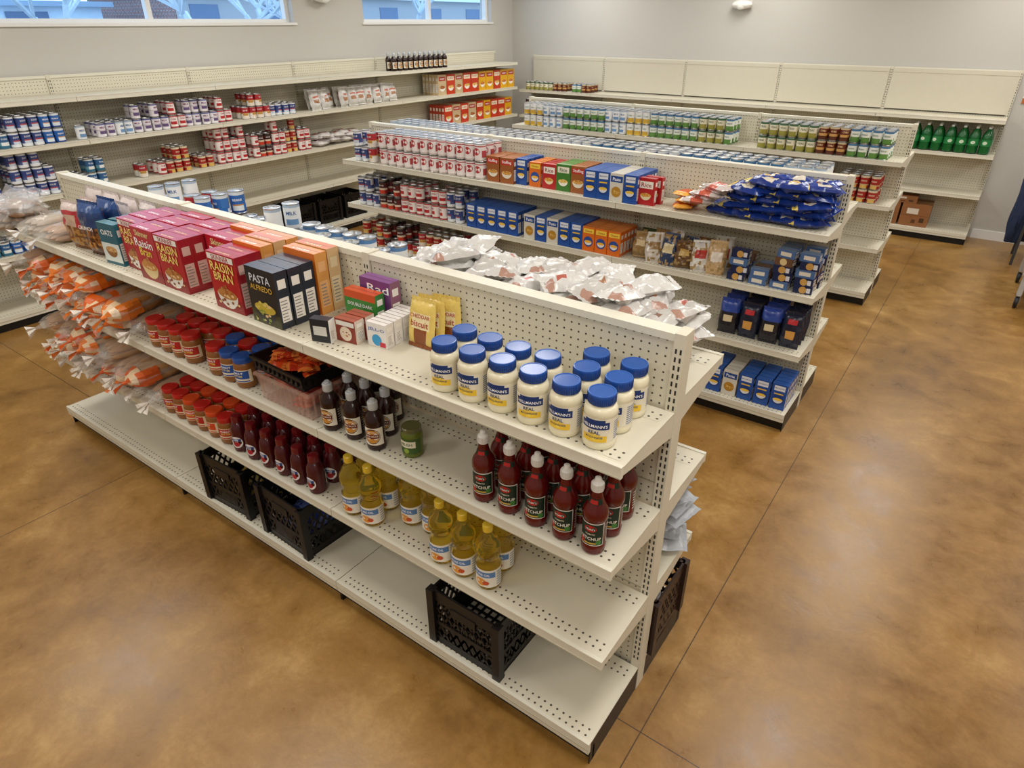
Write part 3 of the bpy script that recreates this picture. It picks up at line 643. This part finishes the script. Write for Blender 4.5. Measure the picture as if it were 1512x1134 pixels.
# --- gondola 1 back: white pouches and cans
b=B()
def wpf(k):
    a=R.choice((0,0,1)); s0=R.uniform(-.5,.3); c1=R.choice(('b8685a','a87a5a','c05a50','8a6a5a')); g0=R.choice(('cfccc8','d6d4d0','c6c3be'))
    def wp(u,v,s):
        if a and s>0 and abs(u)<.3 and s0<v<s0+.25: return c1
        if s>0 and v<-.7 and u>0: return 'b08a7a'
        return g0
    return wp
k=0
for lay in range(7):
    for i in range(9):
        if lay>5 and R.random()<.6: continue
        if lay>4 and i==0: continue
        for yy in (1.72,1.845):
            b.pillow(.118,.17,.042,wpf(k),'foil',T_((-.68-.115*i+R.uniform(-.025,.025),yy+R.uniform(-.015,.02),1.254+.031*lay+R.uniform(0,.010)))@RZ(R.uniform(-50,50))@RX(R.uniform(-16,16) if lay else 0)@RY(R.uniform(-14,14) if lay else 0),seed=k*1.3,wr=.012,nu=10,nv=12); k+=1
b.obj('white_pouch_pile')
one('canned_goods',[TALLW,c['white'],TALLW],-2.60,-1.80,1.63,3,1.251,.09,.095,1,blk=1,rnd=60)
one('canned_goods',[TALLW,c['teal'],c['white']],-2.6,-2.35,1.63,2,1.251+.142,.09,.095,1,blk=1,rnd=60,gap=.2)
one('canned_goods',[c['white'],c['blue'],c['teal'],c['orange'],c['redwhite']],-3.7,-2.75,1.63,3,1.251,.082,.09,2,blk=1,rnd=60,gap=.2,topdrop=.5)
one('canned_goods',[c['tomato'],c['white']],-2.65,-.8,1.63,3,.861,.08,.085,2,rnd=60)

# --- gondola 2 front
yf=G2[2]-D+.012
one('canned_goods',[c['navy'],c['redwhite']],-4.25,-3.98,yf,3,1.211,.08,.085,2,blk=2)
one('canned_goods',[BIGWR],-3.96,-2.92,yf,3,1.211,.0865,.09,2,dz=.1215,topdrop=0,rnd=15)
def boxfill(b,keys,x0,yf,z,dx,dy,rows,st=1,dz=.17,M=None,T=PAS):
    M=M or Matrix()
    for i,kk in enumerate(keys):
        if kk is None: continue
        for r in range(rows):
            for s in range(st): b.merge(T[kk],M@T_((x0+dx*(i+.5),yf+dy*(r+.5),z+dz*s))@RZ(R.uniform(-2,2)))
b=B()
boxfill(b,['brown','brown',None],-2.9,yf+.02,1.211,.118,.055,4)
boxfill(b,['blue','orange','red','green','brown'],-2.68,yf+.05,1.211,.113,.055,4)
boxfill(b,['blue','blue','white','blue'],-2.10,yf,1.211,.093,.048,6)
b.merge(PAS['red'],T_((-1.68,yf+.05,1.211)));b.merge(PAS['red'],T_((-1.66,yf+.11,1.211)))
b.obj('dry_mix_boxes')
b=B()
for i in range(5): b.pillow(.12,.13,.035,lambda u,v,s:'e0621e' if abs(v)<.6 else 'f0b04a','foil',T_((-1.47+.03*(i%2)+R.uniform(-.02,.02),yf+.09+.03*i,1.212+.03*(i%3)))@RZ(R.uniform(-20,20)),seed=i)
b.obj('soup_packets')
def bbf(k):
    a=R.uniform(-.3,.3); t=R.choice(('d0b070','c8a468','7a3c1a'))
    def bb(u,v,s):
        if abs(u)<.6 and a-.35<v<a+.35: return t if (u+v)>0.0 else 'd8d0c0'
        if v>.75: return 'e0c860'
        return '1e3f94' if (u>-.6) else '16307a'
    return bb
b=B();k=0
for lay in range(5):
    for i in range(5 if lay<1 else 4 if lay<4 else 3):
        for yy in (.10,.22):
            b.pillow(.15,.19,.05,bbf(k),'foil',T_((-.73-.125*i+R.uniform(-.02,.02),yf+yy+R.uniform(-.02,.02),1.213+lay*.045))@RZ(90+R.uniform(-25,25))@RX(R.uniform(-8,8) if lay else 0),seed=k*1.7,wr=.010,nu=10,nv=12); k+=1
b.obj('cookie_bags')
b=B()
for i in range(5):
    b.pillow(.12,.17,.04,lambda u,v,s:'c8604a' if abs(v)<.4 else 'd0c4c0','foil',T_((-1.36+.03*i,yf+.06+.03*(i%2),1.262+.022*i))@RZ(R.uniform(50,110)),seed=300+i,wr=.008)
b.obj('cookie_bags')
one('canned_goods',[c['redwhite'],c['tomato'],c['navy'],c['whitered'],c['tomato']],-4.25,-3.12,yf,3,.861,.08,.085,2,rnd=30)
one('canned_goods',[c['tomato'],c['redwhite'],c['red']],-4.25,-2.9,yf,3,.501,.08,.085,2,rnd=30)
b=B()
boxfill(b,['blue']*5,-3.08,yf,.861,.094,.048,5)
boxfill(b,['white','blue','white','blue','blue','orange','orange','orange'],-2.56,yf,.861,.094,.048,5)
b.obj('pasta_boxes')
b=B(); boxfill(b,['blue','white','blue','blue','blue'],-1.12,yf-.01,.121,.1,.05,5)
b.obj('pasta_boxes')
b=B()
bc=[('9a7a4a','d9c49a'),('c9a878','e8ded0'),('6a4c2c','c8a860'),('d8d0c4','9a7a4a'),('3c4a2a','c9b47a'),('e0dcd4','b83a2c'),('2b3a5a','d8c89a')]
for i in range(12):
    ca,cb2=bc[(i*3)%7]; sd=i
    def sf(u,v,s):
        n=noise.noise(Vector((u*3,v*3,sd*5)))
        if -.1<v<.4 and abs(u)<.6: return cb2
        return ca if n>-.15 else 'a88a5a'
    b.pillow(R.uniform(.10,.12),.14+.03*(i%3),.06,sf,'foil',T_((-1.70+.10*(i%6),yf+.06+.10*(i//6)+R.uniform(-.02,.03),.861+.085))@RZ(R.uniform(-25,25))@RX(R.uniform(68,86)),seed=200+i,lift=False,wr=.010,nu=10,nv=14)
b.obj('snack_bags')
DB=carton(.10,.06,.045,'17244a','1b2a55','22356a',[('circ',0,.5,.2,'c89a50'),('rect',.3,.5,.2,.6,'d8d8e0')])
DB2=carton(.10,.06,.045,'6b4a34','5a3c28','7a5a40',[('circ',0,.5,.2,'e0c890')])
DB3=carton(.10,.06,.045,'4a6a9a','5a7aaa','7a94b8',[('rect',0,.5,.6,.5,'e0d8c8')])
b=B()
for i in range(4):
    for r in range(3):
        for s in range((4,3,6,5)[i]-R.randint(0,1)): b.merge(R.choice((DB,DB,DB2,DB3)),T_((-1.05+.125*i+R.uniform(-.01,.01),yf+.05+.07*r,.861+.0457*s))@RZ(R.uniform(-10,10)))
b.obj('candy_boxes')
DP=standbag(.12,.2,.06,lambda u,v,s:'c23038' if (.4<v<.65 and abs(u)<.5) else ('d9a050' if -.5<v<0 and abs(u)<.5 else '1b2238'),5)
DP2=standbag(.12,.2,.06,lambda u,v,s:'2f4aa0' if v>.3 else ('e0d0a8' if abs(u)<.5 and -.3<v<.1 else '20202a'),9)
b=B()
for i in range(4):
    for r in range(3): b.merge(DP if i%2 else DP2,T_((-1.07+.125*i,yf+.07+.08*r,.501))@RZ(R.uniform(-8,8))@RX(-4))
b.obj('cookie_bags')
one('canned_goods',[c['blue'],c['white'],c['green'],c['navy']],-4.2,-.72,G2[2]+.04,3,1.251,.08,.088,2,topdrop=0,blk=4,rnd=60)
# gondola 3
yf=G3[2]-D+.012
one('canned_goods',[c['green'],c['corn'],c['green'],c['gold'],c['white']],-4.3,-2.0,yf,3,1.211,.082,.088,2,blk=3,topdrop=0,rnd=18)
one('canned_goods',[c['green'],c['gold'],c['corn'],c['green'],c['brown']],-1.78,-.68,yf,3,1.211,.082,.088,2,blk=3,topdrop=0,rnd=18)
one('canned_goods',[c['orange'],c['red'],c['orange']],-1.05,-.65,yf,3,.861,.082,.088,2,blk=2,topdrop=0,rnd=18)
one('canned_goods',[c['brown'],c['redwhite']],-1.45,-1.08,yf,3,.861,.082,.088,2,blk=2,rnd=18)
one('canned_goods',[c['brown'],c['green'],c['redwhite'],c['corn']],-4.2,-1.5,yf,3,.861,.082,.088,2,blk=2,rnd=18)
one('canned_goods',[c['green'],c['white']],-1.4,-1.15,yf,2,.501,.082,.088,1,blk=1)
yb=9.14-.38+.012
one('canned_goods',[c['green'],c['brown'],c['gold'],c['green']],-6.05,-4.9,yb,3,1.301,.08,.088,1,blk=3,gap=.05)
one('canned_goods',[c['tomato'],c['brown'],c['green']],-6.05,-4.9,yb,3,.951,.08,.088,2,blk=3,gap=.05)
for i in range(7):
    for j in range(2): place(SODA,'soda_bottle',-.82+i*.113,yb+.06+j*.115,.951,R.uniform(-30,30))
def cbox(w,d,h):
    b=B(); b.box(-w/2,w/2,-d/2,d/2,0,h,'8f5f38','paper'); b.box(-w/2-.0006,w/2+.0006,-.03,.03,0.001,h+.0008,'b08a5c','carton'); b.box(-w/2,w/2,-d/2-.0006,-d/2-.0001,h*.48,h*.5,'6a4526')
    b.box(-w*.3,w*.1,-d/2-.001,-d/2-.0002,h*.55,h*.8,'d9cfc0'); b.box(.2*w,.36*w,-d/2-.001,-d/2-.0002,h*.2,h*.4,'4a3018'); b.box(-.02,.02,-d/2-.0012,-d/2-.0002,h*.15,h*.30,'5a3a20'); return b
CB=cbox(.29,.3,.25)
place(CB,'cardboard_box',-.90,8.92,.121,0);place(CB,'cardboard_box',-.59,8.92,.121,1);place(cbox(.28,.28,.08),'cardboard_box',-.75,8.92,.372,3)
# left wall items (local x = world Y)
yl=-.42+.012
F=lambda *a,**k: one('canned_goods',*a,M=ML,**k)
F([c['blue'],c['navy'],c['blue'],c['teal']],1.3,2.42,yl,3,1.346,.08,.088,2,blk=3,rnd=20,gap=.06,topdrop=.1)
F([c['white']],2.5,2.6,yl,1,1.346,.08,.088,1)
F([c['purple'],c['purple'],c['whitered'],c['redwhite'],c['purple'],c['white']],2.66,4.0,yl,3,1.346,.08,.088,2,rnd=30,blk=2,topdrop=.5,var=.3,gap=.08)
F([c['whitered'],c['redwhite'],c['navy'],c['purple']],4.05,4.7,yl,3,1.346,.08,.088,2,rnd=30,blk=2,topdrop=.3,var=.2)
F([c['blue'],c['teal'],c['blue'],c['navy']],1.3,2.72,yl,3,.971,.08,.088,3,rnd=30,blk=3,topdrop=.4,var=.3,gap=.06)
F([c['red'],c['redwhite'],c['whitered'],c['red']],2.85,3.7,yl,3,.971,.08,.088,2,rnd=30,blk=2,topdrop=.7,var=.4,gap=.12)
F([c['red'],c['redwhite'],c['tomato'],c['whitered']],3.7,4.85,yl,3,.971,.08,.088,3,rnd=30,blk=2,topdrop=.5,var=.3,gap=.05)
F([c['navy'],c['white']],2.9,3.3,yl,2,.571,.08,.088,1,rnd=20,blk=2)
F([c['teal'],c['blue']],1.3,2.1,yl,3,.571,.08,.088,1,rnd=20,blk=2)
F([c['redwhite'],c['navy'],c['whitered']],7.3,8.4,yl,3,.571,.08,.088,2,rnd=20,blk=2)
b=B()
for i in range(10):
    for r in range(2):
        if i==2 and r==0: continue
        tt=R.uniform(-.3,.3)
        def wr_(u,v,s):
            return 'a87a58' if (abs(u)<.4 and -.4<v<.0) else ('c07060' if .3<v<.45 and abs(u)<.5+tt else 'd4d1cc')
        b.pillow(.135,R.uniform(.17,.2),.07,wr_,'foil',ML@T_((5.0+.128*i+R.uniform(-.02,.02),yl+.08+.1*r,1.346+.10))@RZ(R.uniform(-20,20))@RX(R.uniform(70,88)),seed=400+i+r*20,lift=False,wr=.012)
b.obj('sugar_bags')
b=B()
for i in range(14): b.pillow(.16,.2,.06,lambda u,v,s:'b3423a' if abs(v)<.3 and abs(u)<.6 else 'd0cac6','foil',ML@T_((4.98+.09*(i%7),yl+.11+.04*(i%2),.973+.05*(i//7)+.012*(i%3)))@RZ(R.uniform(-40,40)),seed=430+i,wr=.009)
b.obj('flour_bags')
b=B(); boxfill(b,['tanb','ored','tanb','ored','ored','yellow','yellow','ored','yellow','yellow'],6.95,yl+.03,1.346,.17,.055,5,M=ML); b.obj('cereal_boxes')
b=B(); boxfill(b,['ored','tanb','ored','tanb','ored','yellow','ored','ored','yellow'],7.05,yl+.03,.971,.17,.055,5,M=ML); b.obj('cereal_boxes')
b=B()
for i in range(11):
    for r in range(2): b.merge(BBQ,ML@T_((6.2+.092*i,yl+.05+.09*r,1.671)))
b.obj('sauce_bottles')
for yy in (4.6,4.98,5.36): place(CR,'milk_crate',-6.33,yy,.1208,90)
tb=bin_(.3,.28,.3,'1a5560','blackpl',True); place(tb,'teal_storage_tub',-6.33,2.2,.1208,90)

# ---------------------------------------------------------------- room shell
def wallmat(name,hexc):
    m,nt,b_=nm(name); n=nt.nodes.new('ShaderNodeTexNoise'); n.inputs['Scale'].default_value=180; n.inputs['Detail'].default_value=4
    tc=nt.nodes.new('ShaderNodeTexCoord'); nt.links.new(tc.outputs['Object'],n.inputs['Vector'])
    bp=nt.nodes.new('ShaderNodeBump'); bp.inputs['Strength'].default_value=.15; bp.inputs['Distance'].default_value=.003
    nt.links.new(n.outputs['Fac'],bp.inputs['Height']); nt.links.new(bp.outputs[0],b_.inputs['Normal'])
    b_.inputs['Base Color'].default_value=C(hexc); b_.inputs['Roughness'].default_value=.75; MATS[name]=m
wallmat('wallpaint','c4c1ba'); wallmat('ceilpaint','e6e4de'); wallmat('trimwhite','e9e8e4')
m,nt,bs=nm('stained_concrete')
tc=nt.nodes.new('ShaderNodeTexCoord')
def noi(sc_,det,rg=.55,dist=0):
    n=nt.nodes.new('ShaderNodeTexNoise'); n.inputs['Scale'].default_value=sc_; n.inputs['Detail'].default_value=det; n.inputs['Roughness'].default_value=rg; n.inputs['Distortion'].default_value=dist
    nt.links.new(tc.outputs['Object'],n.inputs['Vector']); return n
def ma(op,a,b_):
    n=nt.nodes.new('ShaderNodeMath'); n.operation=op
    for i,v in enumerate((a,b_)):
        if isinstance(v,(int,float)): n.inputs[i].default_value=v
        else: nt.links.new(v,n.inputs[i])
    return n.outputs[0]
n1=noi(1.1,6,.6,.6); n2=noi(5,8,.65,.3); n3=noi(40,6,.7)
mixv=ma('ADD',ma('ADD',ma('MULTIPLY',n1.outputs['Fac'],.5),ma('MULTIPLY',n2.outputs['Fac'],.35)),ma('MULTIPLY',n3.outputs['Fac'],.15))
cr=nt.nodes.new('ShaderNodeValToRGB'); nt.links.new(mixv,cr.inputs[0])
e=cr.color_ramp.elements; e[0].position=.34; e[0].color=C('66451c'); e[1].position=.66; e[1].color=C('b89355')
x_=cr.color_ramp.elements.new(.45); x_.color=C('855f2a'); x_=cr.color_ramp.elements.new(.55); x_.color=C('9c743a')
sp=nt.nodes.new('ShaderNodeSeparateXYZ'); nt.links.new(tc.outputs['Object'],sp.inputs[0])
mask=None
for ax,vals in (('X',(-.45,-3.43,-6.4,2.53)),('Y',(1.41,7.5))):
    for v in vals:
        l=ma('LESS_THAN',ma('ABSOLUTE',ma('SUBTRACT',sp.outputs[ax],v),0),.0022)
        mask=l if mask is None else ma('MAXIMUM',mask,l)
mx=nt.nodes.new('ShaderNodeMix'); mx.data_type='RGBA'; nt.links.new(mask,mx.inputs[0]); nt.links.new(cr.outputs[0],mx.inputs[6]); mx.inputs[7].default_value=C('4a3216')
nt.links.new(mx.outputs[2],bs.inputs['Base Color'])
mr=nt.nodes.new('ShaderNodeMapRange'); nt.links.new(n2.outputs['Fac'],mr.inputs['Value']); mr.inputs['From Min'].default_value=.3; mr.inputs['From Max'].default_value=.7; mr.inputs['To Min'].default_value=.25; mr.inputs['To Max'].default_value=.44
nt.links.new(mr.outputs[0],bs.inputs['Roughness'])
bp=nt.nodes.new('ShaderNodeBump'); bp.inputs['Strength'].default_value=.22; bp.inputs['Distance'].default_value=.012; nt.links.new(n2.outputs['Fac'],bp.inputs['Height']); nt.links.new(bp.outputs[0],bs.inputs['Normal'])
bs.inputs['Coat Weight'].default_value=.22; bs.inputs['Coat Roughness'].default_value=.26
MATS['floor']=m
XW=-6.55;YW=9.16;XR=4.2;YR=-2.6;HC=3.1
b=B(); b.box(XW-.2,XR+.2,YR-.2,YW+.2,-.1,0,'ffffff','floor'); b.obj('floor')
b=B(); b.box(XW-.2,XR+.2,YR-.2,YW+.2,HC,HC+.1,'ffffff','ceilpaint'); b.obj('ceiling')
b=B(); b.box(XW-.2,XR+.2,YW,YW+.2,0,HC,'ffffff','wallpaint'); b.obj('wall_back')
b=B(); b.box(XR,XR+.2,YR,YW,0,HC,'ffffff','wallpaint'); b.obj('wall_right')
b=B(); b.box(XW-.2,XR+.2,YR-.2,YR,0,HC,'ffffff','wallpaint'); b.obj('wall_front')
W=[(2.08,5.13),(6.14,8.63)];WZ=(2.17,2.98)
b=B(); x0,x1=XW-.2,XW
b.box(x0,x1,YR,YW,0,WZ[0],'ffffff','wallpaint'); b.box(x0,x1,YR,YW,WZ[1],HC,'ffffff','wallpaint')
ys=[YR,W[0][0],W[0][1],W[1][0],W[1][1],YW]
for i in (0,2,4): b.box(x0,x1,ys[i],ys[i+1],WZ[0],WZ[1],'ffffff','wallpaint')
b.obj('wall_left')
gm=bpy.data.materials.new('window_glass'); gm.use_nodes=True; nt=gm.node_tree; nt.nodes.clear()
o=nt.nodes.new('ShaderNodeOutputMaterial'); t1=nt.nodes.new('ShaderNodeBsdfTransparent'); t2=nt.nodes.new('ShaderNodeBsdfGlossy'); t2.inputs['Roughness'].default_value=.02; ms=nt.nodes.new('ShaderNodeMixShader'); ms.inputs[0].default_value=.06
nt.links.new(t1.outputs[0],ms.inputs[1]); nt.links.new(t2.outputs[0],ms.inputs[2]); nt.links.new(ms.outputs[0],o.inputs[0]); MATS['glass']=gm
for i,(a,c2) in enumerate(W):
    b=B(); xf=XW-.10; t=.045
    b.box(xf-.03,xf+.03,a,c2,WZ[0],WZ[0]+t,'e9e8e4','trimwhite'); b.box(xf-.03,xf+.03,a,c2,WZ[1]-t,WZ[1],'e9e8e4','trimwhite')
    for yy in (a,(a+c2)/2-t/2,c2-t): b.box(xf-.03,xf+.03,yy,yy+t,WZ[0]+t,WZ[1]-t,'e9e8e4','trimwhite')
    b.box(xf+.03,XW+.018,a-.03,c2+.03,WZ[0]-.012,WZ[0]+.012,'e9e8e4','trimwhite')
    b.face([(xf,a+t,WZ[0]+t),(xf,c2-t,WZ[0]+t),(xf,c2-t,WZ[1]-t),(xf,a+t,WZ[1]-t)],'ffffff','glass')
    b.obj('window_%d'%(i+1))
b=B(); b.box(.0,XR,YW-.014,YW,0,.1,'ddd8c8','trimwhite'); b.obj('baseboard_back')
b=B(); b.box(XR-.014,XR,YR,YW-.014,0,.1,'ddd8c8','trimwhite'); b.obj('baseboard_right')
def sconce():
    b=B(); b.box(-.10,.10,-.02,-.001,-.04,.04,'e4e2da','plastic')
    b.ell(T_((0,-.075,0)),.13,.07,.05,'eceae4','plastic',18,8); b.ell(T_((0,-.11,-.01)),.06,.035,.045,'f4f4f0','plastic',14,6); return b
SCN=sconce()
place(SCN,'emergency_light',0,0,0,M=T_((-3.06,YW,2.37))); place(SCN,'emergency_light',0,0,0,M=T_((XW,5.5,2.42))@RZ(90))
b=B(); b.box(-.06,.06,-.008,-.0005,-.05,.09,'e6e2d8','paper'); b.box(-.06,.06,-.012,-.0085,-.05,.0,'b8642c','paper'); b.text('NOTICE',flatP(0,-.0095,.045),.09,'3a3a3a',.03); b.obj('wall_notice',T_((.10,YW,1.49)))
em=bpy.data.materials.new('lamp_lens'); em.use_nodes=True; q=em.node_tree.nodes['Principled BSDF']; q.inputs['Emission Color'].default_value=(1,.98,.935,1); q.inputs['Emission Strength'].default_value=11.8; q.inputs['Base Color'].default_value=(.9,.9,.9,1); MATS['lamp']=em
TL=B(); TL.box(-.31,.31,-.61,.61,-.03,0,'e8e8e4','trimwhite'); TL.face([(-.27,-.57,-.0312),(-.27,.57,-.0312),(.27,.57,-.0312),(.27,-.57,-.0312)],'ffffff','lamp')
for x in (-5.1,-2.7,-.1,2.3):
    for y in (-.9,1.2,3.7,6.2,8.1): place(TL,'ceiling_light',x,y,HC-.0005,0)
# right side cart and chair
b=B(); gy='b8babb'; P_='plastic'
x0,x1,y0,y1=.46,1.12,6.85,7.7
b.box(x0,x1,y0,y1,.30,.335,gy,P_)
for x in (x0+.03,x1-.03):
    for y in (y0+.04,y1-.04):
        b.box(x-.02,x+.02,y-.02,y+.02,.11,.30,gy,P_)
        b.lathe([(.045,-.014,'202020','blackpl'),(.05,-.008,'202020','blackpl'),(.05,.008,'202020','blackpl'),(.045,.014,'202020','blackpl')],18,M=T_((x,y,.0502))@RY(90))
        b.box(x-.02,x-.016,y-.02,y+.02,.05,.12,'8a8a8a',P_); b.box(x+.016,x+.02,y-.02,y+.02,.05,.12,'8a8a8a',P_)
for x in (x0+.03,x1-.03): b.beam((x,y1-.03,.33),(x,y1-.01,.95),.025,gy,P_)
b.beam((x0+.03,y1-.01,.95),(x1-.03,y1-.01,.95),.025,gy,P_)
b.beam((x0+.02,y0+.02,.335),(x0+.02,y0+.02,.44),.02,gy,P_)
b.beam((x0+.02,y0+.02,.44),(x0+.02,y1-.03,.44),.02,gy,P_)
for k in range(8): b.beam((x0+.02,y0+.1*k+.05,.335),(x0+.02,y0+.1*k+.05,.44),.008,gy,P_)
b.obj('platform_cart')
b=B(); nv='1b2440'
cx,cy=.64,8.45
for sx in (-.22,.22):
    b.beam((cx+sx,cy-.2,0),(cx+sx,cy-.18,.45),.025,'3a3a3a','blackpl'); b.beam((cx+sx,cy+.25,0),(cx+sx,cy+.2,.98),.025,'3a3a3a','blackpl')
b.box(cx-.24,cx+.24,cy-.22,cy+.2,.43,.47,nv,'cloth'); b.box(cx-.22,cx+.22,cy+.18,cy+.21,.6,.95,nv,'cloth')
b.pillow(.62,.85,.14,lambda u,v,s:nv,'cloth',T_((cx,cy+.10,.60))@RX(84),seed=9,wr=.04,crimp=0,lift=False,nu=14,nv=16)
for s_ in (-1,1): b.pillow(.16,.7,.10,lambda u,v,s:'24304e','cloth',T_((cx+s_*.28,cy+.04,.52))@RX(86),seed=12+s_,wr=.02,crimp=0,lift=False)
b.obj('chair_with_jacket')

# ---------------------------------------------------------------- outside
def outm(name,c1,c2,brick=False,scale=3):
    m,nt,b_=nm(name); tc=nt.nodes.new('ShaderNodeTexCoord')
    n=nt.nodes.new('ShaderNodeTexBrick' if brick else 'ShaderNodeTexNoise'); n.inputs['Scale'].default_value=scale
    if brick:
        mp=nt.nodes.new('ShaderNodeMapping'); mp.inputs['Rotation'].default_value=(math.pi/2,0,math.pi/2); nt.links.new(tc.outputs['Object'],mp.inputs[0]); nt.links.new(mp.outputs[0],n.inputs['Vector'])
        n.inputs['Color1'].default_value=C(c1); n.inputs['Color2'].default_value=C(c2); n.inputs['Mortar'].default_value=C('a9a9a9'); nt.links.new(n.outputs['Color'],b_.inputs['Base Color'])
    else:
        nt.links.new(tc.outputs['Object'],n.inputs['Vector']); r=nt.nodes.new('ShaderNodeValToRGB'); r.color_ramp.elements[0].color=C(c1); r.color_ramp.elements[1].color=C(c2); nt.links.new(n.outputs['Fac'],r.inputs[0]); nt.links.new(r.outputs[0],b_.inputs['Base Color'])
    MATS[name]=m
outm('ext_brick','9a6a62','84584e',True,2.5); outm('ext_siding','c4d4e0','dce6ee'); outm('ext_ground','8a8f94','a8adb0'); outm('bark','b0b8bc','dde4e8',scale=6)
b=B(); b.box(-60,XW-.3,-30,45,-.15,-.05,'888888','ext_ground'); b.obj('ground_outside')
b=B(); b.box(-30,-24,14,34,-.04,3.0,'888888','ext_brick'); b.box(-30.3,-23.7,13.7,34.3,3.0,3.15,'e0e4e8','plastic')
for k in range(7): b.box(-24.03,-23.98,14.5+k*3,15.6+k*3,1.4,2.7,'5a7390','plastic')
b.obj('brick_building')
b=B(); b.box(-32,-26,-8,12.5,-.04,2.6,'888888','ext_siding'); b.box(-32.3,-25.7,-8.3,12.8,2.6,2.75,'8fa2b4','plastic')
for k in range(7): b.box(-25.98,-25.94,-6+k*2.6,-4.8+k*2.6,1.2,2.45,'4f6a8a','plastic')
b.obj('siding_building')
def tree(x,y,seed):
    rr=random.Random(seed); b=B()
    def br(p,d,L,t,dep):
        q=p+d*L; b.beam(p,q,t,'ffffff','bark')
        if dep==0: return
        for _ in range(3):
            nd=(d+Vector((rr.uniform(-.8,.8),rr.uniform(-.8,.8),rr.uniform(-.2,.4)))).normalized(); br(q,nd,L*rr.uniform(.6,.8),t*.6,dep-1)
    br(Vector((0,0,-.05)),Vector((0,0,1)),1.5,.16,6); b.obj('bare_tree',T_((x,y,0)))
for i,(x,y) in enumerate([(-14,4.0),(-16,6.8),(-13,8.2),(-15,11),(-18,14.5),(-17,18)]): tree(x,y,i)
w=bpy.data.worlds.new('World'); sc.world=w; w.use_nodes=True
bg=w.node_tree.nodes['Background']; bg.inputs[0].default_value=(.38,.64,1.0,1); bg.inputs[1].default_value=2.7
# ---------------------------------------------------------------- camera
cam=bpy.data.cameras.new('Camera'); co=bpy.data.objects.new('Camera',cam); sc.collection.objects.link(co)
cam.sensor_width=36; cam.lens=36*960/1512; cam.clip_start=.05
co.location=(0,0,2.2); co.rotation_euler=(math.radians(90-29.2),0,math.radians(35.6))
sc.camera=co
sc.view_settings.view_transform='Standard'
